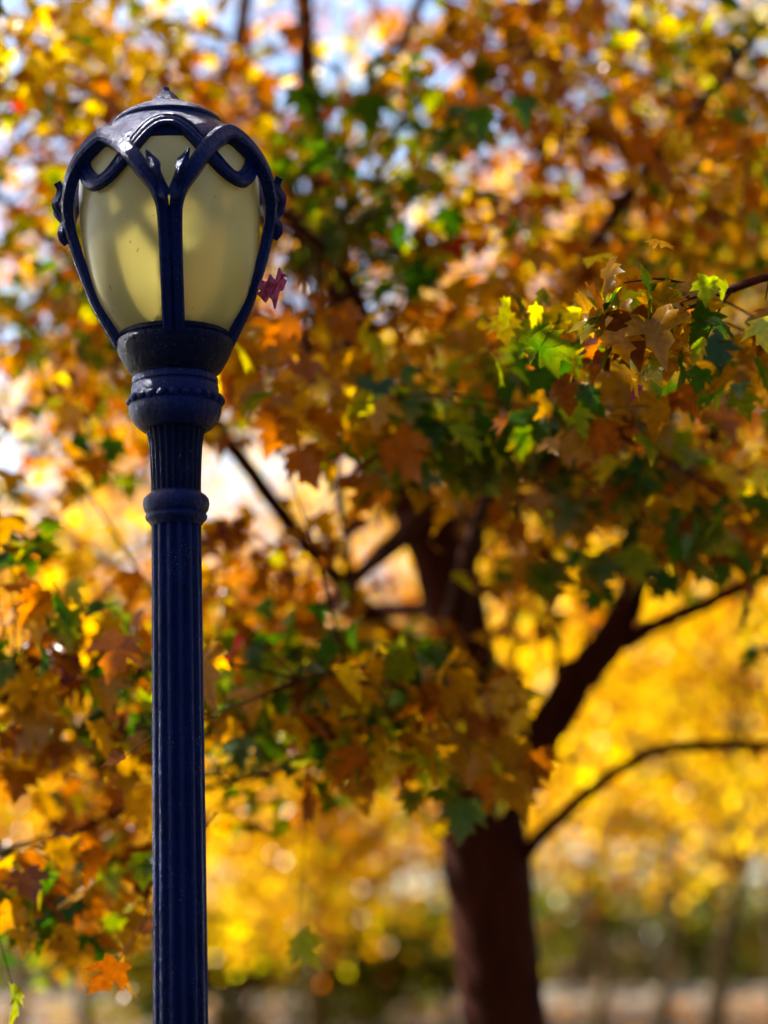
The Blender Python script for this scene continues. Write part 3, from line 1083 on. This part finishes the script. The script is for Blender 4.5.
FT = [
    # name, label, px, Y, h, cr, ch, cz, mix, nleaf, size, seed, kw
    ("maple_tree", "bright yellow maple spreading low under the lowest thin limb of the big maple", 700, 21, 7.0, 3.0, 2.15, 4.35, "yAYyoY", 5600, 0.135, 31),
    ("maple_tree", "low golden maple just past the right side of the big trunk", 590, 26, 6.2, 2.1, 1.9, 4.1, "yYAy", 4600, 0.15, 32),
    ("maple_tree", "golden orange maple with low hanging leaves between the post and the big trunk", 320, 23, 6.0, 2.2, 1.55, 3.1, "yAYyo", 5200, 0.14, 33),
    ("maple_tree", "pale orange maple behind the low left bough of the big maple", 20, 34, 8.6, 2.4, 2.6, 4.6, "PoPY", 6000, 0.16, 34),
    ("maple_tree", "tall orange maple filling the gap above the heavy right limb", 660, 31, 13.0, 4.2, 5.0, 8.6, "oOAY", 10000, 0.19, 35),
    ("maple_tree", "amber maple rising behind the trunk fork of the big maple", 500, 36, 14.0, 4.0, 5.4, 8.6, "oOAY", 9500, 0.20, 36),
    ("maple_tree", "thin crowned pale maple whose twigs let the sky through beside the globe", 90, 40, 15.0, 4.4, 5.0, 9.6, "PoPY", 4200, 0.21, 37),
    ("maple_tree", "peach coloured maple seen through the gap left of the trunk fork", 235, 33, 7.6, 2.6, 2.7, 4.9, "PoAY", 6500, 0.18, 38),
    ("maple_tree", "yellow green maple behind the twigs in the upper right corner", 770, 30, 14.5, 3.0, 3.6, 11.2, "xYxo", 6000, 0.19, 39),
    ("maple_tree", "orange maple over the path at the right edge", 900, 36, 11.0, 3.6, 4.2, 6.6, "oYyo", 7000, 0.19, 40),
    ("maple_tree", "slender young maple with thin dark trunk low beside the post", 103, 29, 5.0, 1.5, 1.6, 3.3, "oPA", 2500, 0.15, 41),
    ("maple_tree", "broad tawny maple far off between the thin upright shoots", 430, 52, 13.0, 5.0, 5.0, 7.6, "oYAo", 7500, 0.27, 42),
    ("maple_tree", "distant golden maple beyond the heavy right limb", 720, 56, 15.0, 6.0, 5.5, 8.4, "oAMx", 8500, 0.28, 43),
    ("maple_tree", "distant peach maple beyond the low left bough", -60, 55, 13.0, 5.5, 5.0, 7.4, "oPAY", 7000, 0.28, 44),
    ("maple_tree", "distant low orange maple in the gap behind the fluted post", 190, 58, 10.5, 4.6, 3.9, 6.0, "oPoY", 6500, 0.28, 45),
    ("maple_tree", "farthest rusty maple low behind the left side of the post", 60, 78, 12.0, 6.5, 5.6, 5.8, "oAMO", 6000, 0.40, 51),
    ("maple_tree", "farthest tawny maple low behind the shrubs between post and trunk", 300, 80, 11.0, 6.0, 5.2, 5.4, "MAoO", 6000, 0.40, 52),
    ("maple_tree", "farthest olive maple low behind the big trunk", 500, 77, 11.5, 6.0, 5.4, 5.6, "MAGo", 6000, 0.40, 53),
    ("maple_tree", "farthest amber maple low beneath the thin right limb", 680, 81, 12.0, 6.5, 5.6, 5.8, "AMoA", 6000, 0.40, 54),
    ("maple_tree", "farthest orange maple low at the right edge", 880, 79, 12.0, 6.5, 5.6, 5.8, "oAMO", 6000, 0.40, 55),
    ("maple_tree", "thin far maple with pale peach twigs in the sky gap left of the trunk fork", 300, 62, 17.5, 4.2, 4.6, 12.6, "PoPY", 1500, 0.26, 46),
]
for (nm, lab, px, Y, h, cr, ch, cz, mix, nl, size, seed) in FT:
    far_tree(nm, lab, X(px, Y), Y, h, cr, ch, cz, mix, nl, size, seed, clump=0.55 + 0.02 * Y * 0.6, group="autumn maples beyond the lamp")

# unseen wood added around the viewer to shade the maple; mirrored in the paint
rw = np.random.default_rng(77)
W = Leaves()
C = []
while len(C) < 1300:
    th = rw.uniform(-PI, PI); rad = rw.uniform(13, 24)
    x, y = rad * math.sin(th), rad * math.cos(th) + 2
    if abs(th) < 0.75: continue
    hmax = 21 + 2.5 * math.sin(th * 9) if -2.0 < th < 0 else 12 + 2 * math.sin(th * 5) + 2 * math.sin(th * 11)
    C.append((x, y, rw.uniform(0.6, hmax)))
spray(W, np.array(C), [random.choice("GOAGM") for _ in C], 46, 0.75, 0.34, rw, lod=2, avoid=False)
o = W.build("unseen_shade_wood")
tag(o, kind="stuff")

# dark shrubs on the bank beyond the path
k = 0
for row, (Y, n_) in enumerate(((46.5, 9), (50.5, 9), (55.0, 9), (34.0, 5))):
    for j in range(n_):
        px = -60 + (j + (0.5 if row % 2 else 0)) * 108 + rng.uniform(-20, 20)
        if row == 3: px = 170 + j * 70 + rng.uniform(-15, 15)
        x = X(px, Y)
        z0 = float(gz(x, Y))
        r = np.random.default_rng(100 + k)
        if row < 3:
            root = thing("shrub", (x, Y, z0 - 0.05), "dark olive green shrub in the row on the bank beyond the path", "shrub", "dark shrubs on the bank")
        else:
            root = thing("shrub", (x, Y, z0 - 0.05), "low dark brown green shrub between the lamp post and the big trunk", "shrub", "shrubs between post and trunk")
        hgt = r.uniform(2.0, 3.0) * (0.85, 1.1, 1.1, 0.8)[row]
        wid = r.uniform(1.1, 1.6)
        a = Acc(); C = []
        for s in range(9):
            th = r.uniform(0, 2 * PI); sp_ = r.uniform(0.2, 0.9) * wid
            e = np.array([x + math.cos(th) * sp_, Y + math.sin(th) * sp_, z0 + hgt * r.uniform(0.6, 0.95)])
            Q = smooth_path([[x, Y, z0 - 0.1], [x + (e[0] - x) * .35, Y + (e[1] - Y) * .35, z0 + hgt * .4], e], 9)
            a.add(*tube_arrays(Q, np.linspace(0.03, 0.006, 9), 6))
            C += [Q[4], Q[6], Q[8], Q[7] + r.normal(0, .25, 3)]
        for s in range(30):
            th = r.uniform(0, 2 * PI); q_ = math.sqrt(r.random()) * wid
            C.append(np.array([x + math.cos(th) * q_, Y + math.sin(th) * q_, z0 + 0.15 + r.random() * hgt * (1 - 0.45 * (q_ / wid) ** 2)]))
        child("stems", a.mesh("stems"), BARK_FAR, root)
        L = Leaves()
        spray(L, np.array(C), 'D', 24, 0.2, 0.14, r, lod=2, avoid=False)
        L.build("foliage", root)
        k += 1

# ------------------------------------------------------------------ light
SUN_EL = math.radians(43); SUN_AZ = math.radians(-62)     # azimuth from +Y towards +X
sdir = Vector((math.sin(SUN_AZ) * math.cos(SUN_EL), math.cos(SUN_AZ) * math.cos(SUN_EL), math.sin(SUN_EL)))
sun = bpy.data.lights.new("sun", 'SUN')
sun.energy = 5.0; sun.angle = math.radians(0.5); sun.color = (1.0, 0.93, 0.82)
so = bpy.data.objects.new("sun", sun); COL.objects.link(so)
so.rotation_euler = (-sdir).to_track_quat('-Z', 'Y').to_euler()
so.location = sdir * 60

w = bpy.data.worlds.new("World"); scene.world = w
w.use_nodes = True
nt = w.node_tree; nt.nodes.clear()
sky = nt.nodes.new("ShaderNodeTexSky"); sky.sky_type = 'NISHITA'; sky.sun_disc = False
sky.sun_elevation = SUN_EL; sky.sun_rotation = SUN_AZ
sky.air_density = 1.0; sky.dust_density = 1.2; sky.ozone_density = 1.5
bg = nt.nodes.new("ShaderNodeBackground"); bg.inputs["Strength"].default_value = 0.07
wo = nt.nodes.new("ShaderNodeOutputWorld")
nt.links.new(sky.outputs[0], bg.inputs[0]); nt.links.new(bg.outputs[0], wo.inputs[0])

vs = scene.view_settings
vs.view_transform = 'Standard'; vs.look = 'None'; vs.gamma = 1; vs.exposure = 2.25
vs.use_curve_mapping = False
scene.cycles.use_denoising = True
try:
    scene.cycles.denoiser = 'OPENIMAGEDENOISE'
except Exception:
    pass
scene.cycles.max_bounces = 6
scene.cycles.diffuse_bounces = 2
scene.cycles.transmission_bounces = 5
scene.cycles.sample_clamp_indirect = 10
